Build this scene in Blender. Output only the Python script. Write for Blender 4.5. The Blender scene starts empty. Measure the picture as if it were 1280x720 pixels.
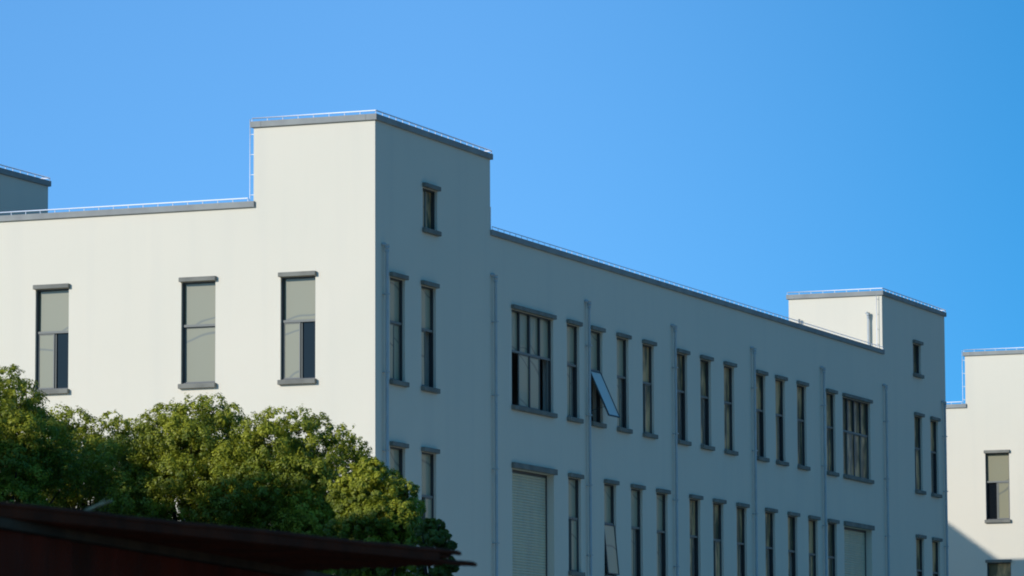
import bpy, math, random
import numpy as np
from mathutils import Vector, Matrix
random.seed(7); rng = np.random.default_rng(11)
sc = bpy.context.scene
COL = sc.collection
R_ = math.radians
GROUND = -14.0

# ------------------------------------------------------------------ camera
F = 5437.11                                   # focal length in 1280-wide pixels
YAW, PITCH, ROLL = .380084616, .112585418, -.00397946
CAM = Vector((-95.8152, -41.8418, -12.3167))
vd = Vector((math.cos(PITCH)*math.cos(YAW), math.cos(PITCH)*math.sin(YAW), math.sin(PITCH)))
vr0 = Vector((math.sin(YAW), -math.cos(YAW), 0)); vu0 = vr0.cross(vd)
vr = vr0*math.cos(ROLL) + vu0*math.sin(ROLL); vu = -vr0*math.sin(ROLL) + vu0*math.cos(ROLL)
cam = bpy.data.cameras.new('camera'); camo = bpy.data.objects.new('camera', cam); COL.objects.link(camo)
camo.matrix_world = Matrix(((vr.x, vu.x, -vd.x, CAM.x), (vr.y, vu.y, -vd.y, CAM.y), (vr.z, vu.z, -vd.z, CAM.z), (0, 0, 0, 1)))
cam.sensor_width = 36; cam.lens = 36*F/1280; cam.clip_start = .5; cam.clip_end = 20000
cam.dof.use_dof = True; cam.dof.focus_distance = 105; cam.dof.aperture_fstop = 7
sc.camera = camo
try: sc.cycles.filter_width = 1.9
except Exception: pass

def at(px, py, D):                             # the point seen at a pixel of the photo, D metres deep
    return CAM + (vd + vr*((px-640)/F) - vu*((py-360)/F))*D

# ------------------------------------------------------------------ light
SUN_POS = Vector((-1, .574, .425)).normalized()   # towards the sun
el = math.asin(SUN_POS.z); az = math.atan2(SUN_POS.x, SUN_POS.y)
w = bpy.data.worlds.new('World'); sc.world = w; w.use_nodes = True
nt = w.node_tree; nt.nodes.clear()
sky = nt.nodes.new('ShaderNodeTexSky'); sky.sky_type = 'NISHITA'; sky.sun_disc = False
sky.sun_elevation = el; sky.sun_rotation = az
sky.air_density = 1.0; sky.dust_density = .25; sky.ozone_density = 3.0; sky.altitude = 50
hs = nt.nodes.new('ShaderNodeMix'); hs.data_type = 'RGBA'; hs.blend_type = 'MULTIPLY'; hs.inputs['Factor'].default_value = 1; hs.inputs['B'].default_value = (.52, 1.0, 1.42, 1)   # the camera's deep blue grading of the whole sky
bg = nt.nodes.new('ShaderNodeBackground'); bg.inputs['Strength'].default_value = .145
out = nt.nodes.new('ShaderNodeOutputWorld')
tcw = nt.nodes.new('ShaderNodeTexCoord'); up = nt.nodes.new('ShaderNodeVectorMath'); up.operation = 'ADD'; up.inputs[1].default_value = (0, 0, .17)
nrm_ = nt.nodes.new('ShaderNodeVectorMath'); nrm_.operation = 'NORMALIZE'   # a thin, clear horizon: the whole sky is read a little higher up
nt.links.new(tcw.outputs['Generated'], up.inputs[0]); nt.links.new(up.outputs[0], nrm_.inputs[0]); nt.links.new(nrm_.outputs[0], sky.inputs['Vector'])
dp = nt.nodes.new('ShaderNodeVectorMath'); dp.operation = 'DOT_PRODUCT'; dp.inputs[1].default_value = tuple(vr0); nt.links.new(tcw.outputs['Generated'], dp.inputs[0])
mr = nt.nodes.new('ShaderNodeMapRange'); mr.interpolation_type = 'SMOOTHSTEP'; mr.inputs['From Min'].default_value = -.04; mr.inputs['From Max'].default_value = .17
nt.links.new(dp.outputs['Value'], mr.inputs['Value'])
tn = nt.nodes.new('ShaderNodeMix'); tn.data_type = 'RGBA'; tn.inputs['A'].default_value = (.73, 1.25, 1.56, 1); tn.inputs['B'].default_value = (.17, .82, 1.14, 1)   # deeper blue away from the sun
nt.links.new(mr.outputs[0], tn.inputs['Factor']); nt.links.new(tn.outputs['Result'], hs.inputs['B'])
nt.links.new(sky.outputs[0], hs.inputs['A']); nt.links.new(hs.outputs['Result'], bg.inputs['Color']); nt.links.new(bg.outputs[0], out.inputs['Surface'])
sl = bpy.data.lights.new('sun', 'SUN'); sl.energy = 3.4; sl.angle = R_(.5); sl.color = (1, .985, 1.0)
so = bpy.data.objects.new('sun', sl); COL.objects.link(so)
so.rotation_euler = (-SUN_POS).to_track_quat('-Z', 'Y').to_euler()
sc.view_settings.view_transform = 'Standard'; sc.view_settings.look = 'None'
sc.view_settings.exposure = 0; sc.view_settings.gamma = 1

# ------------------------------------------------------------------ materials
def mat(name, col, rough=.8, col2=None, scale=3.0, bump=0.0, bscale=60, metal=0, spec=.5, stretch=(1, 1, 1), detail=5, lo=.35, hi=.65):
    m = bpy.data.materials.new(name); m.use_nodes = True; n = m.node_tree; b = n.nodes['Principled BSDF']
    b.inputs['Base Color'].default_value = (*col, 1); b.inputs['Roughness'].default_value = rough
    b.inputs['Metallic'].default_value = metal; b.inputs['Specular IOR Level'].default_value = spec
    tc = n.nodes.new('ShaderNodeTexCoord'); mp = n.nodes.new('ShaderNodeMapping'); mp.inputs['Scale'].default_value = stretch
    n.links.new(tc.outputs['Object'], mp.inputs['Vector'])
    if col2:
        t = n.nodes.new('ShaderNodeTexNoise'); t.inputs['Scale'].default_value = scale; t.inputs['Detail'].default_value = detail
        n.links.new(mp.outputs[0], t.inputs['Vector'])
        r = n.nodes.new('ShaderNodeMapRange'); r.inputs['From Min'].default_value = lo; r.inputs['From Max'].default_value = hi
        n.links.new(t.outputs['Fac'], r.inputs['Value'])
        mx = n.nodes.new('ShaderNodeMix'); mx.data_type = 'RGBA'
        mx.inputs['A'].default_value = (*col, 1); mx.inputs['B'].default_value = (*col2, 1)
        n.links.new(r.outputs[0], mx.inputs['Factor']); n.links.new(mx.outputs['Result'], b.inputs['Base Color'])
    if bump:
        t2 = n.nodes.new('ShaderNodeTexNoise'); t2.inputs['Scale'].default_value = bscale; t2.inputs['Detail'].default_value = 3
        n.links.new(tc.outputs['Object'], t2.inputs['Vector'])
        bp = n.nodes.new('ShaderNodeBump'); bp.inputs['Strength'].default_value = bump; bp.inputs['Distance'].default_value = .01
        n.links.new(t2.outputs['Fac'], bp.inputs['Height']); n.links.new(bp.outputs[0], b.inputs['Normal'])
    return m

def wall_material():
    m = bpy.data.materials.new('white_wall_paint'); m.use_nodes = True; n = m.node_tree; b = n.nodes['Principled BSDF']
    b.inputs['Roughness'].default_value = .85; b.inputs['Specular IOR Level'].default_value = .25
    tc = n.nodes.new('ShaderNodeTexCoord')
    def noise(scale, st, detail=4):
        mp = n.nodes.new('ShaderNodeMapping'); mp.inputs['Scale'].default_value = st; n.links.new(tc.outputs['Object'], mp.inputs['Vector'])
        t = n.nodes.new('ShaderNodeTexNoise'); t.inputs['Scale'].default_value = scale; t.inputs['Detail'].default_value = detail
        n.links.new(mp.outputs[0], t.inputs['Vector']); return t
    a = noise(.35, (1, 1, 1)); s = noise(1.6, (1, 1, .06), 6)          # broad patches, rain streaks
    r1 = n.nodes.new('ShaderNodeMapRange'); r1.inputs['From Min'].default_value = .3; r1.inputs['From Max'].default_value = .7
    n.links.new(a.outputs['Fac'], r1.inputs['Value'])
    mx = n.nodes.new('ShaderNodeMix'); mx.data_type = 'RGBA'
    mx.inputs['A'].default_value = (.755, .665, .495, 1); mx.inputs['B'].default_value = (.73, .65, .485, 1)
    n.links.new(r1.outputs[0], mx.inputs['Factor'])
    r2 = n.nodes.new('ShaderNodeMapRange'); r2.inputs['From Min'].default_value = .5; r2.inputs['From Max'].default_value = .8
    r2.inputs['To Max'].default_value = .22
    n.links.new(s.outputs['Fac'], r2.inputs['Value'])
    m2 = n.nodes.new('ShaderNodeMix'); m2.data_type = 'RGBA'; m2.inputs['B'].default_value = (.60, .55, .44, 1)
    n.links.new(mx.outputs['Result'], m2.inputs['A']); n.links.new(r2.outputs[0], m2.inputs['Factor'])
    n.links.new(m2.outputs['Result'], b.inputs['Base Color'])
    t2 = noise(35, (1, 1, 1)); bp = n.nodes.new('ShaderNodeBump'); bp.inputs['Strength'].default_value = .25; bp.inputs['Distance'].default_value = .01
    n.links.new(t2.outputs['Fac'], bp.inputs['Height']); n.links.new(bp.outputs[0], b.inputs['Normal'])
    return m

def pane_material(name, base, painted_wires=False, painted_reflection=None, coat=1):
    m = bpy.data.materials.new(name); m.use_nodes = True; n = m.node_tree; b = n.nodes['Principled BSDF']
    b.inputs['Base Color'].default_value = (*base, 1); b.inputs['Roughness'].default_value = .45
    b.inputs['Specular IOR Level'].default_value = .3
    b.inputs['Coat Weight'].default_value = coat; b.inputs['Coat Roughness'].default_value = .015; b.inputs['Coat IOR'].default_value = 1.52
    tc = n.nodes.new('ShaderNodeTexCoord')
    t = n.nodes.new('ShaderNodeTexNoise'); t.inputs['Scale'].default_value = 1.3; t.inputs['Detail'].default_value = 2
    n.links.new(tc.outputs['Object'], t.inputs['Vector'])
    bp = n.nodes.new('ShaderNodeBump'); bp.inputs['Strength'].default_value = .12; bp.inputs['Distance'].default_value = .02
    n.links.new(t.outputs['Fac'], bp.inputs['Height']); n.links.new(bp.outputs[0], b.inputs['Coat Normal'])
    if painted_reflection:                                  # warm building reflections painted into the glass colour as noise
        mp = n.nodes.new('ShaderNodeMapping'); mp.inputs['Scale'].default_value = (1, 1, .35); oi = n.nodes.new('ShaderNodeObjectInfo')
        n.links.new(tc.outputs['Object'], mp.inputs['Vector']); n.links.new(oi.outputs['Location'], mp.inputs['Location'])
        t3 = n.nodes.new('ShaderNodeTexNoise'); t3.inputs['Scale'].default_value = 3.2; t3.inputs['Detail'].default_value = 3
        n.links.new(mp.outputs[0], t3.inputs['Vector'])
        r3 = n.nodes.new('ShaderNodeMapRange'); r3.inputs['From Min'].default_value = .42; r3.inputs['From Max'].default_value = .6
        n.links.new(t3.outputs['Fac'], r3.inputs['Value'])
        m3 = n.nodes.new('ShaderNodeMix'); m3.data_type = 'RGBA'; m3.inputs['A'].default_value = (*base, 1); m3.inputs['B'].default_value = (*painted_reflection, 1)
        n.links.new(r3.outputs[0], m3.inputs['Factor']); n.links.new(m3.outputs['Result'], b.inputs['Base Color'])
    if painted_wires:                                   # reflected wires painted into the pane colour as a few thin dark lines
        mp = n.nodes.new('ShaderNodeMapping'); mp.inputs['Rotation'].default_value = (R_(-16), R_(-16), 0); oi = n.nodes.new('ShaderNodeObjectInfo')
        sc2 = n.nodes.new('ShaderNodeVectorMath'); sc2.operation = 'SCALE'; sc2.inputs['Scale'].default_value = 7.3
        n.links.new(oi.outputs['Location'], sc2.inputs[0]); n.links.new(sc2.outputs[0], mp.inputs['Location'])
        n.links.new(tc.outputs['Object'], mp.inputs['Vector'])
        wv = n.nodes.new('ShaderNodeTexWave'); wv.bands_direction = 'Z'; wv.inputs['Scale'].default_value = .30
        wv.inputs['Distortion'].default_value = 4.5; wv.inputs['Detail'].default_value = 2; wv.inputs['Detail Scale'].default_value = 1.2
        n.links.new(mp.outputs[0], wv.inputs['Vector'])
        r = n.nodes.new('ShaderNodeMapRange'); r.inputs['From Min'].default_value = .012; r.inputs['From Max'].default_value = 0
        r.inputs['To Max'].default_value = .55
        n.links.new(wv.outputs['Fac'], r.inputs['Value'])
        mx = n.nodes.new('ShaderNodeMix'); mx.data_type = 'RGBA'; mx.inputs['A'].default_value = (*base, 1)
        mx.inputs['B'].default_value = (.07, .08, .075, 1)
        n.links.new(r.outputs[0], mx.inputs['Factor']); n.links.new(mx.outputs['Result'], b.inputs['Base Color'])
    return m

M = {}
M['wall'] = wall_material()
M['trim'] = mat('grey_trim_paint', (.245, .23, .18), .8, (.18, .17, .135), 2.5, .3, 40, spec=.12)
M['coping'] = mat('grey_coping_paint', (.33, .325, .28), .8, (.27, .265, .235), 2.0, .3, 40, spec=.12)
M['frame'] = mat('dark_grey_window_frame', (.05, .05, .045), .5)
M['sash'] = mat('grey_aluminium_sash', (.20, .195, .16), .5, spec=.2)
M['glass'] = pane_material('filmed_window_glass', (.245, .22, .12), True, coat=.6)
M['glass_front'] = pane_material('grey_green_window_glass', (.42, .38, .23), True, coat=.5)
M['glass_dim'] = pane_material('painted_reflection_glass', (.12, .105, .05), painted_reflection=(.70, .42, .18), coat=.2)
M['glass_open'] = pane_material('clear_open_glass', (.62, .58, .46), coat=.12)
M['pipe'] = mat('painted_downpipe', (.46, .47, .42), .45, (.40, .41, .37), 3, 0, 60)
M['rod'] = mat('galvanised_rod', (.85, .85, .85), .6, spec=.2)
M['shutter'] = mat('beige_roller_shutter', (.64, .57, .36), .55, (.56, .50, .33), 3, 0, 60, stretch=(1, 1, .3))
M['roof'] = mat('grey_roof_screed', (.28, .27, .25), .9, (.2, .2, .19), 1.2)
M['inside'] = mat('dim_interior_plaster', (.45, .44, .42), .9)
M['ground'] = mat('dusty_ground', (.30, .26, .19), .95, (.20, .19, .12), .06)
M['yard'] = mat('concrete_yard', (.50, .44, .33), .9, (.43, .38, .28), .4)
M['rust'] = mat('rusty_sheet', (.15, .028, .009), .95, (.07, .018, .007), 5, .6, 50, spec=.1, lo=.3, hi=.7)
M['rustwall'] = mat('rusty_red_wall', (.21, .026, .011), .95, (.08, .020, .010), 3, .6, 30, spec=.03, stretch=(1, 1, .35), lo=.3, hi=.7)
M['timber'] = mat('weathered_plate', (.12, .06, .032), .95, (.07, .038, .022), 4, spec=.05)
M['twig'] = mat('dry_branch', (.5, .36, .18), .9)
M['bark'] = mat('brown_bark', (.06, .045, .03), .95, (.04, .03, .02), 8, .8, 30, stretch=(1, 1, .3))
M['render_tan'] = mat('tan_render', (.40, .31, .22), .9, (.33, .26, .19), .5)
M['render_grey'] = mat('grey_render', (.35, .34, .31), .9, (.3, .29, .27), .5)
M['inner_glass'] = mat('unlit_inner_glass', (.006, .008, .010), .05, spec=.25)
M['darkglass'] = mat('dark_glass', (.03, .04, .04), .1)

def leaf_material(name, c1, c2):
    m = bpy.data.materials.new(name); m.use_nodes = True; n = m.node_tree; n.nodes.clear()
    at_ = n.nodes.new('ShaderNodeAttribute'); at_.attribute_name = 'tint'
    mx = n.nodes.new('ShaderNodeMix'); mx.data_type = 'RGBA'; mx.inputs['A'].default_value = (*c1, 1); mx.inputs['B'].default_value = (*c2, 1)
    n.links.new(at_.outputs['Fac'], mx.inputs['Factor'])
    p = n.nodes.new('ShaderNodeBsdfPrincipled'); p.inputs['Roughness'].default_value = .5; p.inputs['Specular IOR Level'].default_value = .35
    n.links.new(mx.outputs['Result'], p.inputs['Base Color'])
    tr = n.nodes.new('ShaderNodeBsdfTranslucent'); n.links.new(mx.outputs['Result'], tr.inputs['Color'])
    ms = n.nodes.new('ShaderNodeMixShader'); ms.inputs[0].default_value = .3
    o = n.nodes.new('ShaderNodeOutputMaterial')
    n.links.new(p.outputs[0], ms.inputs[1]); n.links.new(tr.outputs[0], ms.inputs[2]); n.links.new(ms.outputs[0], o.inputs['Surface'])
    return m
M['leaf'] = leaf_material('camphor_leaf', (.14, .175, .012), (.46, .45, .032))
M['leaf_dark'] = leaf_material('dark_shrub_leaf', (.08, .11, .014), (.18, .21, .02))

# ------------------------------------------------------------------ mesh helpers
class MB:
    def __init__(s): s.v = []; s.f = []; s.sm = []
    def quad(s, a, b, c, d):
        i = len(s.v); s.v += [tuple(a), tuple(b), tuple(c), tuple(d)]; s.f.append((i, i+1, i+2, i+3)); s.sm.append(False)
    def box(s, a, b):
        x0, x1 = sorted((a[0], b[0])); y0, y1 = sorted((a[1], b[1])); z0, z1 = sorted((a[2], b[2])); i = len(s.v)
        s.v += [(x0, y0, z0), (x1, y0, z0), (x1, y1, z0), (x0, y1, z0), (x0, y0, z1), (x1, y0, z1), (x1, y1, z1), (x0, y1, z1)]
        for q in ((0, 3, 2, 1), (4, 5, 6, 7), (0, 1, 5, 4), (1, 2, 6, 5), (2, 3, 7, 6), (3, 0, 4, 7)):
            s.f.append(tuple(i+k for k in q)); s.sm.append(False)
    def tube(s, pts, r, n=8, r2=None, caps=True):
        pts = [Vector(p) for p in pts]; rings = []; m = len(pts)
        for k, p in enumerate(pts):
            t = (pts[min(k+1, m-1)] - pts[max(k-1, 0)]).normalized()
            a = t.cross(Vector((0, 0, 1)) if abs(t.z) < .9 else Vector((1, 0, 0))).normalized(); b = t.cross(a)
            rr = r if r2 is None else r + (r2-r)*k/(m-1)
            rings.append(len(s.v))
            for j in range(n):
                an = 2*math.pi*j/n; q = p + a*math.cos(an)*rr + b*math.sin(an)*rr; s.v.append(tuple(q))
        for k in range(m-1):
            for j in range(n):
                s.f.append((rings[k]+j, rings[k]+(j+1) % n, rings[k+1]+(j+1) % n, rings[k+1]+j)); s.sm.append(True)
        if caps:
            s.f.append(tuple(rings[0]+j for j in range(n))); s.sm.append(False)
            s.f.append(tuple(rings[-1]+j for j in reversed(range(n)))); s.sm.append(False)
    def build(s, name, m, parent=None, loc=None, bevel=0):
        me = bpy.data.meshes.new(name); me.from_pydata(s.v, [], s.f); me.materials.append(m)
        me.polygons.foreach_set('use_smooth', s.sm); me.update()
        o = bpy.data.objects.new(name, me); COL.objects.link(o)
        if parent: o.parent = parent
        if loc: o.location = loc
        if bevel:
            md = o.modifiers.new('bevel', 'BEVEL'); md.width = bevel; md.segments = 2; md.limit_method = 'ANGLE'
        return o

def empty(name, loc, label, cat, group=None):
    o = bpy.data.objects.new(name, None); COL.objects.link(o); o.location = loc; o['label'] = label; o['category'] = cat
    if group: o['group'] = group
    return o

# facade frames: u runs along the facade, v runs into the building, z up
def RF(u, v, z): return (u, v, z)             # long facade, outward -y
def LF(u, v, z): return (v, u, z)             # end facade, outward -x
def fbox(mb, T, a, b): mb.box(T(*a), T(*b))

LIN_H, SILL_H, TRIM_P = .11, .12, .10
OPEN_H, TRANS = 2.52, 1.08                    # opening height, transom below the top of the opening

def facade(mb, T, u0, u1, zb, top, holes, reveal=.30):
    us = sorted({u0, u1, *[h[0] for h in holes], *[h[1] for h in holes], *[t[0] for t in top], *[t[1] for t in top]})
    zs = sorted({zb, *[h[2] for h in holes], *[h[3] for h in holes], *[t[2] for t in top]})
    us = [u for u in us if u0-1e-6 <= u <= u1+1e-6]
    def ztop(u):
        for a, b, z in top:
            if a <= u <= b: return z
    for a, b in zip(us, us[1:]):
        for c, d in zip(zs, zs[1:]):
            um, zm = (a+b)/2, (c+d)/2
            if zm > ztop(um) or any(h[0] < um < h[1] and h[2] < zm < h[3] for h in holes): continue
            mb.quad(T(a, 0, c), T(b, 0, c), T(b, 0, d), T(a, 0, d))
    for a, b, c, d in holes:
        mb.quad(T(a, 0, c), T(a, 0, d), T(a, reveal, d), T(a, reveal, c)); mb.quad(T(b, 0, c), T(b, 0, d), T(b, reveal, d), T(b, reveal, c))
        mb.quad(T(a, 0, d), T(b, 0, d), T(b, reveal, d), T(a, reveal, d)); mb.quad(T(a, 0, c), T(b, 0, c), T(b, reveal, c), T(a, reveal, c))

FR0, FR1 = .07, .175                           # depth range of the outer frame

def pane(T, parent, a, b, c, d, v, m, off, tilt=None):
    mb = MB(); mb.box((-(b-a)/2, -.004, -(d-c)/2), ((b-a)/2, .004, (d-c)/2))
    o = mb.build('pane', m, parent)
    p = T((a+b)/2, v, (c+d)/2); o.location = Vector(p) - off
    o.rotation_euler = (R_(random.uniform(-.35, .35)), 0, (R_(90) if T is LF else 0) + R_(random.uniform(-.5, .5)))
    return o

def window(root, T, u0, width, zt, lower='closed', upper_m='glass', lower_m='glass', small=False, divs=1):
    """lintel, sill, frame, transom, sashes and panes; u0/width are the lintel's; the window mesh is its outer frame"""
    a, b = u0+.035, u0+width-.035; d = zt-LIN_H; c = d - (1.02 if small else OPEN_H)
    ref = Vector((0, 0, 0))
    fr = MB(); fw = .035
    fbox(fr, T, (a, FR0, c), (a+fw, FR1, d)); fbox(fr, T, (b-fw, FR0, c), (b, FR1, d))
    fbox(fr, T, (a+fw, FR0, d-fw), (b-fw, FR1, d)); fbox(fr, T, (a+fw, FR0, c), (b-fw, FR1, c+fw))
    W = fr.build('window', M['frame'], root)
    l = MB(); fbox(l, T, (u0, -TRIM_P, d), (u0+width, -.001, zt)); l.build('lintel', M['trim'], W, bevel=.012)
    s = MB(); fbox(s, T, (u0-.005, -TRIM_P-.01, c-SILL_H), (u0+width+.005, -.001, c)); s.build('sill', M['trim'], W, bevel=.015)
    ia, ib, ic, id_ = a+fw, b-fw, c+fw, d-fw
    if small:
        st = MB(); mid = (ia+ib)/2; fbox(st, T, (mid-.02, .12, ic), (mid+.02, .17, id_)); st.build('mullion', M['sash'], W)
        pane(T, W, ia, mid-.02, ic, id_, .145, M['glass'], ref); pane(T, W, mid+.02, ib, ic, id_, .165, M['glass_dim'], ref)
        return W
    zt_ = d-TRANS
    tr = MB(); fbox(tr, T, (ia, FR0+.005, zt_-.03), (ib, FR1-.01, zt_+.03)); tr.build('transom', M['sash'], W)
    n = divs
    us = [ia+(ib-ia)*k/n for k in range(n+1)]
    if n > 1:
        ml = MB()
        for k in range(1, n):
            hw = .035 if k == n//2 else .022
            fbox(ml, T, (us[k]-hw, FR0+.01, zt_+.03), (us[k]+hw, FR1-.012, id_))
        fbox(ml, T, (us[n//2]-.035, FR0+.012, ic), (us[n//2]+.035, FR1-.014, zt_-.03))
        ml.build('mullion', M['frame'], W)
    for k in range(n):
        g = .022 if n > 1 else 0
        pane(T, W, us[k]+(g if k else 0), us[k+1]-(g if k < n-1 else 0), zt_+.03, id_, .148, M[upper_m], ref)
    # lower lights: sliding sashes (each a frame with its pane), or a top-hung sash
    lz0, lz1 = ic, zt_-.03
    def sash(x0, x1, v, m):
        q = MB(); w_ = .03
        fbox(q, T, (x0, v-.015, lz0), (x0+w_, v+.015, lz1)); fbox(q, T, (x1-w_, v-.015, lz0), (x1, v+.015, lz1))
        fbox(q, T, (x0+w_, v-.015, lz0), (x1-w_, v+.015, lz0+w_)); fbox(q, T, (x0+w_, v-.015, lz1-w_), (x1-w_, v+.015, lz1))
        o = q.build('sash', M['sash'], W)
        pane(T, W, x0+w_, x1-w_, lz0+w_, lz1-w_, v+.003, M[m], ref)
        return o
    def hung(x0, x1, angle, m):                 # hinged at the transom, swung outwards
        h = lz1-lz0; q = MB(); w_ = .03; q.box((0, -.02, -h), (w_, .02, 0)); q.box((x1-x0-w_, -.02, -h), (x1-x0, .02, 0))
        q.box((w_, -.02, -w_), (x1-x0-w_, .02, 0)); q.box((w_, -.02, -h), (x1-x0-w_, .02, -h+w_))
        q = q.build('sash', M['frame'], W); q.location = T(x0, FR0-.02, lz1); q.rotation_euler = (-R_(angle), 0, 0)
        p = MB(); p.box((w_, -.004, -h+w_), (x1-x0-w_, .004, -w_)); p = p.build('pane', M[m], W)
        p.location = q.location; p.rotation_euler = q.rotation_euler
        st = MB(); st.tube([T(x0+.03, FR0, lz0+.25), Vector(T(x0+.03, FR0-.02, lz1))+Vector((0, -math.sin(R_(angle))*h*.8, -math.cos(R_(angle))*h*.8))], .008, 6)
        st.build('stay', M['frame'], W)
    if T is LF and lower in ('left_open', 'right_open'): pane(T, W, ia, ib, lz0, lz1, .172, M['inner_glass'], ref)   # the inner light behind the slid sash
    mid = (ia+ib)/2
    sw = (ib-ia)/2+.02
    if n > 1:
        q4 = (ib-ia)/4
        if lower == 'big_open':                  # outer quarters slid open
            sash(ia+q4-.02, ia+2*q4, .112, lower_m); sash(ia+2*q4, ia+3*q4+.02, .112, lower_m)
            sash(ib-.10, ib, .144, lower_m)
        else:
            for k in range(4): sash(ia+k*q4-(.02 if k % 2 else 0), ia+(k+1)*q4+(0 if k % 2 else .02), .112 if k % 2 else .144, lower_m)
    elif lower == 'closed': sash(ia, ia+sw, .112, lower_m); sash(ib-sw, ib, .144, lower_m)
    elif lower == 'right_open': sash(ia, ia+sw, .112, lower_m); sash(ia+.05, ia+.05+sw, .144, lower_m)
    elif lower == 'left_open': sash(ib-sw, ib, .112, lower_m); sash(ib-sw-.04, ib-.04, .144, lower_m)
    elif lower == 'half': sash(ia, ia+sw, .112, lower_m); sash(ia+.22, ia+.22+sw, .144, lower_m)
    elif lower == 'one_pane': sash(ia, ib, .15, lower_m)
    elif lower == 'hung_wide': hung(ia, ib, 24, 'glass_open')
    elif lower == 'hung_slight': hung(ia, ib, 5.5, 'glass_front')
    return W

def shutter(root, T, u0, width, zt, depth_m):
    a, b = u0+.035, u0+width-.035; d = zt-LIN_H-.02
    fr = MB(); fbox(fr, T, (a, .20, d-depth_m), (a+.05, .27, d)); fbox(fr, T, (b-.05, .20, d-depth_m), (b, .27, d)); fbox(fr, T, (a+.05, .205, d-.07), (b-.05, .27, d))
    W = fr.build('roller_shutter', M['frame'], root)
    l = MB(); fbox(l, T, (u0-.01, -TRIM_P, d), (u0+width+.01, -.001, zt+.02)); l.build('lintel', M['trim'], W, bevel=.012)
    s = MB(); p = .075; z = d-.07
    while z > d-depth_m+.08:                       # interlocking curved slats, too fine to count from the yard
        prof = [(.235, z), (.222, z-.012), (.218, z-p*.45), (.222, z-p*.75), (.238, z-p)]
        for (v0, z0), (v1, z1) in zip(prof, prof[1:]):
            s.quad(T(a+.05, v0, z0), T(b-.05, v0, z0), T(b-.05, v1, z1), T(a+.05, v1, z1))
        z -= p
    o = s.build('shutter_curtain', M['shutter'], W); o['kind'] = 'stuff'
    return W

def downpipe(root, T, u, ztop, zb, side=1, hopper=True, r=.040, v=-.10):
    mb = MB()
    pts = [(u-.09*side, 0.0, ztop+.02), (u-.05*side, v*.6, ztop+.03), (u-.01*side, v, ztop-.01), (u, v, ztop-.08), (u, v, zb)] if hopper else [(u, v, ztop), (u, v, zb)]
    mb.tube([T(*p) for p in pts], r, 10); P = mb.build('downpipe', M['pipe'], root)
    if hopper:
        h = MB(); h.tube([T(u, v, ztop-.16), T(u, v, ztop-.06)], r+.012, 12); h.tube([T(u, v, ztop-.06), T(u, v, ztop+.02)], r+.02, 12); h.build('pipe_collar', M['pipe'], P)
    z = ztop-1.2
    b = MB(); k = 0
    while z > max(zb, -8.5):
        fbox(b, T, (u-r-.014, v-.062, z), (u+r+.014, -.001, z+.03)); z -= 1.9; k += 1
    if k: b.build('pipe_bracket', M['pipe'], P)
    return P

def coping(root, segs, z, th=.15):
    mb = MB()
    for a, b, c, d in segs: mb.box((a, c, z), (b, d, z+th))
    return mb.build('coping', M['coping'], root, bevel=.01)

def rail(root, pts, h=.080, step=.41, r=.017, gap=None):
    """lightning rod run on short posts along a coping"""
    mb = MB()
    for p, q in zip(pts, pts[1:]): mb.tube([Vector(p)+Vector((0, 0, h)), Vector(q)+Vector((0, 0, h))], r, 6)
    L = mb.build('lightning_rail', M['rod'], root)
    ps = MB()
    for a, b in zip(pts, pts[1:]):
        a, b = Vector(a), Vector(b); n = max(1, round((b-a).length/step))
        for k in range(n+1):
            p = a+(b-a)*k/n
            ps.tube([p, p+Vector((0, 0, h))], r*.6, 5)
    o = ps.build('rail_post', M['rod'], L); o['kind'] = 'stuff'
    return L

def conductor(root, x, y, z0, z1, out_, r=.011):
    """vertical rod held off a wall by standoffs; out_ = direction back to the wall"""
    mb = MB(); mb.tube([(x, y, z0), (x, y, z1)], r, 6); o = mb.build('lightning_conductor', M['rod'], root)
    s = MB(); z = z0+.15
    while z < z1: s.tube([(x, y, z), (x+out_[0], y+out_[1], z)], r*.9, 5); z += .5
    s.build('standoff', M['rod'], o)

W_, D_ = 49.42, 16.10                           # plan of one factory block
TZ, CZ = 3.62, 1.65                             # undersides of the tower and main copings
TW, TD = 7.42, 3.25
SH = -4.14                                      # step down to the storey below

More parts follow.
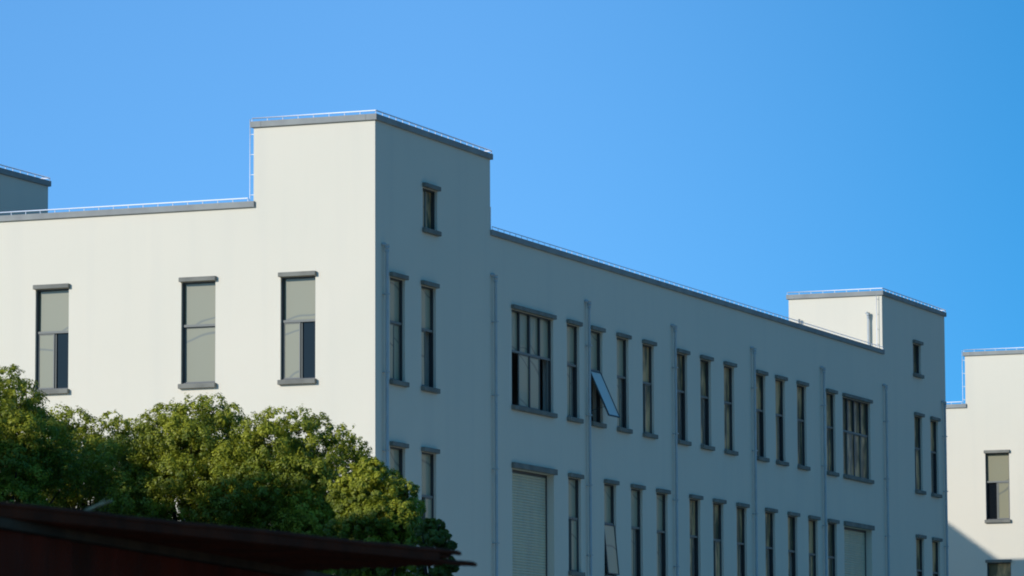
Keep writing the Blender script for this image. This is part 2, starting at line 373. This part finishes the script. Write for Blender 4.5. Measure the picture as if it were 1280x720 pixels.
def factory(x0, label, front, shifts=None):
    root = empty('factory_building', (x0, 0, GROUND), label, 'building', 'white factory blocks in a row')
    off = -GROUND
    parts_before = set(COL.objects)
    holder = root
    # --- end facade windows
    endw = [(1.55, 1.0), (4.24, 1.0), (8.28, 1.0), (13.55, 1.0)]
    cfg = [('right_open', 'one_pane'), ('one_pane', 'closed'), ('right_open', 'closed'), ('closed', 'closed')]
    if not front: cfg[0] = ('left_open_mirror', 'dark')
    holes = []
    for (u, wd) in endw:
        for zt in (0, SH): holes.append((u+.035, u+wd-.035, zt-LIN_H-OPEN_H, zt-LIN_H))
    mb = MB()
    facade(mb, LF, 0, D_, GROUND, [(0, TD, TZ), (TD, D_-TD, CZ), (D_-TD, D_, TZ)], holes)
    mb.build('wall', M['wall'], root)
    for i, (u, wd) in enumerate(endw):
        for zt, c in ((0, cfg[i][0]), (SH, cfg[i][1])):
            # the end facade is seen mirrored: its left is +y
            c = {'right_open': 'left_open', 'left_open_mirror': 'right_open'}.get(c, c)
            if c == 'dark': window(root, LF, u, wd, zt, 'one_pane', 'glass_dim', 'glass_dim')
            else: window(root, LF, u, wd, zt, c)
    # --- long facade
    holes = []; mb = MB(); wins = []
    if front:
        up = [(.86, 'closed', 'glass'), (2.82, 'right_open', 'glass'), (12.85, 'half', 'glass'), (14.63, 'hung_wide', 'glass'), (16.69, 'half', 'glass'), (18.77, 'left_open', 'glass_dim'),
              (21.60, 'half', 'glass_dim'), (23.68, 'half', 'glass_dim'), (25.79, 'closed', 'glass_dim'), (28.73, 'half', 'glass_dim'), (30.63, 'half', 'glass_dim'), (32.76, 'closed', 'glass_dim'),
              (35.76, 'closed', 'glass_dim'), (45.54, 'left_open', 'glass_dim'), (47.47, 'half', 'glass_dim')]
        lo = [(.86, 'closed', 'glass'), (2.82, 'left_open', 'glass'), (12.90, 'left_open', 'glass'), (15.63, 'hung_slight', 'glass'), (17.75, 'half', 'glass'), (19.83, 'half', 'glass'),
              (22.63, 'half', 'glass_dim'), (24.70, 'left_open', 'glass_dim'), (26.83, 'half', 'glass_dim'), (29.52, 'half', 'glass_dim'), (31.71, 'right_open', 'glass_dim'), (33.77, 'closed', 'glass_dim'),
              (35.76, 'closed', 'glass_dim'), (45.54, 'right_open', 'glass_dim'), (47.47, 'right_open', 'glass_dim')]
        for u, c, m in up: wins.append((u, 1.0, 0, c, m, 1))
        for u, c, m in lo: wins.append((u, 1.0, SH, c, m, 1))
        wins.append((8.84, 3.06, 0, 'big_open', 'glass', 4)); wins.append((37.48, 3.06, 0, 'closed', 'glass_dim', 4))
        for u, wd, zt, c, m, n in wins: holes.append((u+.035, u+wd-.035, zt-LIN_H-OPEN_H, zt-LIN_H))
        for u in (2.92, 45.50): holes.append((u+.035, u+1.0-.035, 2.46-LIN_H-1.02, 2.46-LIN_H))
        for u in (8.84, 37.48): holes.append((u+.035, u+3.06-.035, SH-LIN_H-.02-3.6, SH-LIN_H-.02))
    facade(mb, RF, 0, W_, GROUND, [(0, TW, TZ), (TW, W_-TW, CZ), (W_-TW, W_, TZ)], holes)
    mb.build('wall', M['wall'], root)
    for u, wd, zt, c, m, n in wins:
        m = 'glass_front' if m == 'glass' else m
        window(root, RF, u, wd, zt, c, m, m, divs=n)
    if front:
        for u in (2.92, 45.50): window(root, RF, u, 1.0, 2.46, small=True)
        for u in (8.84, 37.48): shutter(root, RF, u, 3.06, SH, 3.6)
        for u in (.49, 7.53, 14.32, 21.29, 28.39, 35.26, 42.02, 48.98): downpipe(root, RF, u, .60, GROUND)
        downpipe(root, lambda a, b, c: (41.98+b, a, c), .45, 3.02, 1.4, -1, v=-.09)
        downpipe(root, lambda a, b, c: (41.98+b, a, c), 2.85, 2.93, 1.4, hopper=False, v=-.09, r=.04)
    # --- far walls, tower walls, roofs, ceilings
    mb = MB()
    mb.quad((W_, 0, GROUND), (W_, D_, GROUND), (W_, D_, CZ), (W_, 0, CZ)); mb.quad((0, D_, GROUND), (W_, D_, GROUND), (W_, D_, CZ), (0, D_, CZ))
    mb.build('wall', M['wall'], root)
    for tx in (0, W_-TW):
        for ty in (0, D_-TD):
            mb = MB(); x1, y1 = tx+TW, ty+TD
            if tx == 0: mb.quad((x1, ty, 1.2), (x1, y1, 1.2), (x1, y1, TZ), (x1, ty, TZ))
            else: mb.quad((tx, ty, 1.2), (tx, y1, 1.2), (tx, y1, TZ), (tx, ty, TZ)); mb.quad((x1, ty, CZ), (x1, y1, CZ), (x1, y1, TZ), (x1, ty, TZ))
            if ty == 0: mb.quad((tx, y1, 1.2), (x1, y1, 1.2), (x1, y1, TZ), (tx, y1, TZ))
            else: mb.quad((tx, ty, 1.2), (x1, ty, 1.2), (x1, ty, TZ), (tx, ty, TZ)); mb.quad((tx, y1, CZ), (x1, y1, CZ), (x1, y1, TZ), (tx, y1, TZ))
            mb.build('tower_wall', M['wall'], root)
            rf = MB(); rf.quad((tx, ty, TZ-.2), (x1, ty, TZ-.2), (x1, y1, TZ-.2), (tx, y1, TZ-.2)); rf.build('tower_roof', M['roof'], root)
            o = .065; i = .22
            coping(root, [(tx-o, x1+o, ty-o, ty+i), (tx-o, x1+o, y1-i, y1+o), (tx-o, tx+i, ty+i, y1-i), (x1-i, x1+o, ty+i, y1-i)], TZ)
            t = TZ+.15; e = .03
            rail(root, [(tx-e, y1+e, t), (tx-e, ty-e, t), (x1+e, ty-e, t), (x1+e, y1+e, t)] if tx or ty == 0 else [(tx-e, ty-e, t), (x1+e, ty-e, t), (x1+e, y1+e, t)])
    rf = MB(); rf.quad((0.01, 0.01, 1.3), (W_-.01, 0.01, 1.3), (W_-.01, D_-.01, 1.3), (0.01, D_-.01, 1.3)); rf.build('roof', M['roof'], root)
    fl = MB()
    for z in (.05, -4.0): fl.quad((.31, .31, z), (W_-.3, .31, z), (W_-.3, D_-.3, z), (.31, D_-.3, z))
    fl.quad((3, 4.2, -12), (W_, 4.2, -12), (W_, 4.2, 1), (3, 4.2, 1)); fl.quad((3, 4.2, -12), (3, D_, -12), (3, D_, 1), (3, 4.2, 1))
    fl.build('inner_floor', M['inside'], root)
    o = .065
    coping(root, [(-o, .22, TD-.04, D_-TD+.04)], CZ); coping(root, [(TW-.01, W_-TW+.04, -o, .22)], CZ)
    coping(root, [(W_-.22, W_+o, TD, D_-TD)], CZ); coping(root, [(TW, W_-TW, D_-.22, D_+o)], CZ)
    t = CZ+.15
    rail(root, [(-.03, TD+.14, t), (-.03, D_-TD-.05, t)]); rail(root, [(TW+.06, -.03, t), (W_-TW-.06, -.03, t)], r=.012)
    conductor(root, .02, TD+.11, CZ+.16, TZ+.22, (0, -.11)); conductor(root, W_-TW+.02-.12, .16, CZ+.2, TZ+.0, (.12, 0))
    conductor(root, TW+.07, .02, CZ+.16, CZ+.75, (-.07, 0))
    # everything above was laid out relative to z = 0 at the upper lintels
    for ch in root.children:
        ch.location = Vector(ch.location) + Vector((0, 0, off))
    return root

factory(0, 'long white factory in the middle with corner towers, its sunlit end facing left', True)
factory(63.42, 'farther white factory at the right edge, showing a sunlit end wall', False)

# ------------------------------------------------------------------ ground
g = MB(); g.quad((-9000, -9000, GROUND), (9000, -9000, GROUND), (9000, 9000, GROUND), (-9000, 9000, GROUND))
o = g.build('ground', M['ground']); o['kind'] = 'structure'
g = MB(); g.quad((-12, -29, GROUND+.004), (118, -29, GROUND+.004), (118, 24, GROUND+.004), (-12, 24, GROUND+.004))
o = g.build('yard_pavement', M['yard']); o['kind'] = 'structure'

# ------------------------------------------------------------------ blocks added outside the frame to shade trees and shed and fill window reflections
def block(name, label, x0, x1, y0, y1, z1, m, sx=4.5, storeys=5):
    r = empty(name, ((x0+x1)/2, (y0+y1)/2, GROUND), label, 'building')
    cx, cy = (x0+x1)/2, (y0+y1)/2; b = MB(); b.box((x0-cx, y0-cy, 0), (x1-cx, y1-cy, z1-GROUND)); b.build('wall', m, r)
    p = MB(); p.box((x0-cx-.15, y0-cy-.15, z1-GROUND), (x1-cx+.15, y1-cy+.15, z1-GROUND+.3)); p.build('roof', M['roof'], r)
    me = None
    for s in range(storeys):
        z = 1.2+s*(z1-GROUND-1)/storeys; n = int((x1-x0)/sx)
        for k in range(n):
            x = x0-cx+sx*(k+.5)
            if me is None:
                q = MB(); q.box((-.75, -.03, 0), (.75, .12, 1.6)); q.box((-.85, -.03, -.12), (.85, .2, -.002)); wdw = q.build('window', M['darkglass'], r); me = wdw.data
            else: wdw = bpy.data.objects.new('window', me); COL.objects.link(wdw); wdw.parent = r
            wdw.location = (x, y1-cy, z)
    return r
block('added_reflection_block', 'added tan block across the yard, out of view, to be mirrored in the factory windows', 84, 150, -60, -30, 15, M['render_tan'], 5.5, 7)
block('added_tree_shade', 'added grey block, unseen left of the picture, to shade the lower parts of the trees', -72, -56, -1, 16, 1.6, M['render_grey'], 5, 5)
block('added_low_tree_shade', 'added low grey block, unseen left of the picture, also there to shade the trees', -70, -56.5, -13, -1.01, -.95, M['render_grey'], 5, 4)
block('added_shed_shade', 'added grey block, unseen behind the camera, to shade the rusty shed', -125, -66, -22, -8, -3.2, M['render_grey'], 7, 2)

# ------------------------------------------------------------------ rusty shed
def shed():
    A0 = CAM + Vector((0, 0, 0))
    h = 1.27
    def P(px, py, hh):                          # point of the image at height hh above the lens
        k = vd + vr*((px-640)/F) - vu*((py-360)/F); return CAM + k*(hh/k.z)
    e0, e1 = P(0, 629, h), P(592, 692, h)
    r = empty('rusty_shed', (e0.x, e0.y, GROUND), 'dark rusty red shed with ragged tin roof edge, in the foreground', 'shed')
    base = Vector(r.location)
    d = (e1-e0); L = d.length; d.normalize(); n = Vector((-d.y, d.x, 0))
    if n.dot(vr) > 0: n = -n
    # corrugations run along the eave; each sheet ends raggedly on the right
    for si, (end, dz, dn) in enumerate([(0, 0, 0), (-.10, -.024, .012), (.03, -.048, .035)]):
        mb = MB(); rows = 60; pitch = .076; per = 8
        for k in range(rows*per//8*2):
            pass
        prof = []
        for k in range(40*6+1):
            s = k/6*pitch; prof.append((s, .012*math.sin(2*math.pi*k/6)-.008*s))
        ends = {}
        grid = []
        for k, (s, z) in enumerate(prof):
            c = k//6
            if c not in ends: ends[c] = random.uniform(-.09, .04) + (0 if c > 3 else random.choice([-.12, 0, .05]))
            e_ = L+end+ends[c]
            row = []
            xs = [-2.0+ (e_+2.0)*j/24 for j in range(25)]
            for x in xs:
                w_ = .0025*math.sin(x*3.1+si)+.002*math.sin(x*9.7+c*.7)
                row.append(e0+d*x+n*(s+dn)+Vector((0, 0, z+dz+w_)) - base)
            grid.append(row)
        for a, b in zip(grid, grid[1:]):
            for j in range(24):
                for dd in (0, -.004):
                    q = [a[j], a[j+1], b[j+1], b[j]]
                    if dd: q = [v+Vector((0, 0, dd)) for v in q][::-1]
                    mb.quad(*q)
        # rolled lip at the eave
        mb.tube([grid[0][j]+Vector((0, 0, -.008)) for j in range(25)], .012, 6)
        o = mb.build('tin_sheet', M['rust'], r)
    f = MB(); a = e0+d*-2-n*.004-base; b = e0+d*(L-.45)-n*.004-base; z0, z1 = Vector((0, 0, -.062)), Vector((0, 0, -.012)); t = n*.006
    f.quad(a+z0, b+z0, b+z1, a+z1); f.quad(a+t+z0, b+t+z0, b+t+z1, a+t+z1); f.quad(a+z0, b+z0, b+t+z0, a+t+z0); f.quad(b+z0, b+t+z0, b+t+z1, b+z1)
    f.build('edge_strip', M['rust'], r)
    # wall, set back under the roof
    w0, w1 = P(0, 648, h-.068), P(400, 717, h-.068)
    wd = w1-w0; wd.z = 0; wl = wd.length; wd.normalize(); wn = Vector((-wd.y, wd.x, 0))
    if wn.dot(vr) > 0: wn = -wn
    mb = MB(); top = w0.z; N = 90
    pts = []
    for k in range(N+1):
        x = -2+(wl+2.6)*k/N; y = .014*(1 if (k//2) % 2 else 0)
        pts.append(w0+wd*x+wn*y)
    for a, b in zip(pts, pts[1:]):
        A = Vector((a.x, a.y, 0))-Vector((base.x, base.y, 0)); B = Vector((b.x, b.y, 0))-Vector((base.x, base.y, 0)); hz = top-GROUND-.05
        mb.quad(A, B, B+Vector((0, 0, hz)), A+Vector((0, 0, hz)))
    e_ = pts[-1]; A = Vector((e_.x, e_.y, 0))-Vector((base.x, base.y, 0)); B = A+wn*2.5
    mb.quad(A, B, B+Vector((0, 0, hz)), A+Vector((0, 0, hz)))
    mb.build('tin_wall', M['rustwall'], r)
    m_ = MB(); a = w0+wd*-2-base-wn*.03; b = w0+wd*(wl+.6)-base-wn*.03
    t = wn*.08; zd = Vector((0, 0, -.045))
    m_.quad(a+zd, b+zd, b, a); m_.quad(a, b, b+t, a+t); m_.quad(a+zd, b+zd, b+zd+t, a+zd+t); m_.quad(b+zd, b+zd+t, b+t, b)
    m_.build('wall_plate', M['timber'], r)
    # dry branch caught on the roof edge
    b0, b1 = P(104, 640, h+.02), P(140, 626, h+.07)
    tw = MB(); mid = (b0+b1)/2+Vector((0, 0, .004))
    tw.tube([b0-b0, mid-b0, b1-b0], .010, 7, .006); tw.tube([mid-b0, mid-b0+vr0*.04+Vector((0, 0, .035))], .005, 6, .002)
    o = tw.build('dry_branch', M['twig']); o.location = b0
    o['label'] = 'small pale dry branch lying on the rusty shed roof edge'; o['category'] = 'branch'
shed()

# ------------------------------------------------------------------ trees
def leaves_mesh(blobs, count, lsize, seed):
    r = np.random.default_rng(seed)
    C = np.array([b[:3] for b in blobs]); rad = np.array([b[3] for b in blobs]); tin = np.array([b[4] for b in blobs])
    p = rad**2; p = p/p.sum(); idx = r.choice(len(blobs), count, p=p)
    # every clump is itself a shell of small tufts of leaves
    NS = 38; sd = r.normal(size=(len(blobs), NS, 3)); sd /= np.linalg.norm(sd, axis=2)[:, :, None]
    sr = r.uniform(.72, 1.0, (len(blobs), NS)); si = r.integers(0, NS, count)
    sc_ = C[idx] + sd[idx, si]*(rad[idx]*sr[idx, si])[:, None]*np.array([1, 1, .82])
    w_ = r.normal(size=(count, 3)); w_ /= np.linalg.norm(w_, axis=1)[:, None]
    rr = rad[idx]*.23*(r.random(count)**.5); stray = r.random(count) < .03; rr[stray] *= 1.5
    P = sc_ + w_*rr[:, None]
    v = sd[idx, si]*.6 + w_*.7; v /= np.linalg.norm(v, axis=1)[:, None]
    tint0 = r.uniform(-.2, .25, (len(blobs), NS))[idx, si] + .35*sd[idx, si][:, 2]  # tufts on top of each clump are painted towards the sunlit leaf colour
    # drop leaves deep inside other clumps
    keep = np.ones(count, bool)
    for j in range(len(blobs)):
        dd = np.linalg.norm((P-C[j])/np.array([1, 1, .82]), axis=1); keep &= ~((dd < rad[j]*.5))
    P = P[keep]; v = v[keep]; idx = idx[keep]; tint0 = tint0[keep]; n = len(P)
    nrm = v*1.2 + r.normal(size=(n, 3))*.27 + np.array([0, 0, .3]); nrm /= np.linalg.norm(nrm, axis=1)[:, None]
    t = r.normal(size=(n, 3)) + np.array([0, 0, -.5]); t -= nrm*(t*nrm).sum(1)[:, None]; t /= np.linalg.norm(t, axis=1)[:, None]
    s = np.cross(nrm, t); L = (lsize*r.uniform(.6, 1.25, n))[:, None]
    V = np.empty((n, 4, 3)); V[:, 0] = P-t*L*.5; V[:, 1] = P+s*L*.24+nrm*L*.08; V[:, 2] = P+t*L*.5; V[:, 3] = P-s*L*.24+nrm*L*.08
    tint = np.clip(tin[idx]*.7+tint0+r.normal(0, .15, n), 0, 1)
    return V.reshape(-1, 3), n, tint

SIL_X = [-200, 0, 20, 45, 50, 75, 100, 115, 135, 150, 165, 180, 200, 215, 240, 270, 295, 310, 320, 340, 380, 400, 430, 445, 460, 480, 500, 515, 530, 545, 560, 600]
SIL_Y = [462, 460, 462, 500, 506, 505, 512, 524, 515, 524, 520, 512, 502, 500, 494, 495, 507, 522, 517, 509, 509, 520, 532, 547, 565, 572, 590, 615, 648, 645, 665, 700]

def tree(name, label, depth, outline, base_px, crown_c, crown_r, nblob, count, lsize=.056, lm='leaf', seed=1, cat='tree', group='trees in front of the factory', h_low=2.6):
    """outline: (px, py, radius) clumps that make the crown's upper edge; the rest fill an ellipsoid below it"""
    rr = np.random.default_rng(seed)
    b0 = at(base_px, 700, depth); root = empty(name, (b0.x, b0.y, GROUND), label, cat, group)
    base = Vector(root.location); blobs = []
    for px, py, rad in outline:
        p = at(px, py, depth+rr.uniform(-.5, .5)); p = p - Vector((0, 0, rad*.78)) - base
        blobs.append((p.x, p.y, p.z, rad, rr.uniform(.25, 1)))
    cx, cy = crown_c                              # crown centre pixel
    cc = at(cx, cy, depth) - base
    tries = 0
    while len(blobs) < nblob+len(outline) and tries < 4000:
        tries += 1
        q = rr.normal(size=3); q /= np.linalg.norm(q); q *= rr.uniform(.2, 1)**.6
        p = Vector((cc.x+q[0]*crown_r[0], cc.y+q[1]*crown_r[0], cc.z+q[2]*crown_r[1]))
        if p.z < h_low: continue
        rad = rr.uniform(.28, .52)*min(1.0, crown_r[0]/1.3)
        q_ = p + base - CAM; dq = q_.dot(vd); sx = 640+F*q_.dot(vr)/dq; sy = 360-F*(q_.z+rad*1.05-(q_.z-q_.dot(vu)))/dq if 0 else 360-F*(q_.dot(vu)+rad*1.05)/dq
        if sy < np.interp(sx, SIL_X, SIL_Y): continue
        if sx + rad*F/dq > np.interp(sy+rad*F/dq, [560, 600, 640, 700], [462, 512, 530, 600]): continue
        blobs.append((p.x, p.y, p.z, rad, rr.uniform(0, .9)))
    V, n, tint = leaves_mesh(blobs, count, lsize, seed+50)
    me = bpy.data.meshes.new('crown'); me.vertices.add(n*4); me.vertices.foreach_set('co', V.ravel())
    me.loops.add(n*4); me.loops.foreach_set('vertex_index', np.arange(n*4)); me.polygons.add(n)
    me.polygons.foreach_set('loop_start', np.arange(0, n*4, 4)); me.update(calc_edges=True)
    at_ = me.attributes.new('tint', 'FLOAT', 'FACE'); at_.data.foreach_set('value', tint.astype(np.float32))
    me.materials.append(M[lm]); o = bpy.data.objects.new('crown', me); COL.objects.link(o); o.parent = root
    t = MB(); hz = cc.z
    t.tube([(0, 0, 0), (.03, .02, hz*.35), (cc.x*.5, cc.y*.5, hz*.7), (cc.x, cc.y, hz)], .14*crown_r[0]/1.4, 10, .05)
    order = rr.permutation(len(blobs))[:14 if cat == 'tree' else 4]
    for k in order:
        b = blobs[k]; s = Vector((cc.x*.5, cc.y*.5, hz*rr.uniform(.55, .85))); e = Vector(b[:3])
        t.tube([s, (s+e)/2+Vector((0, 0, .12)), e], .04, 6, .012)
    t.build('trunk', M['bark'], root)
    return root

tree('camphor_tree', 'tallest bushy green tree, cut by the left edge of the picture', 70,
     [(8, 458, .30), (-18, 464, .36), (28, 478, .26), (-45, 474, .4), (36, 500, .26), (10, 500, .35)], 0, (-10, 570), (1.35, 1.9), 115, 170000, seed=3)
tree('camphor_tree', 'low bushy green tree right of the tallest one, below the leftmost window', 73,
     [(72, 503, .28), (96, 510, .28), (52, 512, .22), (118, 523, .22), (138, 513, .20), (152, 524, .2), (168, 520, .18)], 105, (105, 625), (1.3, 1.8), 110, 170000, seed=5)
tree('camphor_tree', 'round topped green tree standing below the middle window', 71,
     [(242, 492, .34), (212, 499, .30), (268, 493, .28), (192, 512, .26), (288, 504, .26), (178, 524, .22), (230, 506, .4)], 235, (238, 615), (1.4, 1.9), 120, 185000, seed=8)
tree('camphor_tree', 'broad green tree with bright crown under the window nearest the corner', 70,
     [(345, 507, .32), (325, 517, .28), (372, 507, .3), (398, 517, .28), (416, 529, .25), (432, 531, .2), (446, 548, .22), (308, 524, .25), (458, 565, .2), (380, 520, .4)], 378, (370, 625), (1.4, 1.9), 120, 190000, seed=12)
tree('camphor_tree', 'smaller yellow green tree in front of the factory corner and downpipe', 64,
     [(462, 572, .22), (488, 588, .24), (440, 592, .22), (506, 600, .2), (516, 622, .2), (470, 592, .3), (428, 610, .22)], 472, (472, 660), (.78, 1.1), 55, 100000, lsize=.052, seed=21)
tree('dark_shrub', 'small dark shrub at the ragged right end of the shed roof', 60,
     [(538, 648, .10), (548, 650, .09), (528, 657, .10), (556, 662, .09), (543, 662, .14), (564, 676, .08)], 545, (543, 715), (.28, .6), 34, 30000, lsize=.055, lm='leaf_dark', seed=33, cat='shrub', group=None, h_low=1.0)
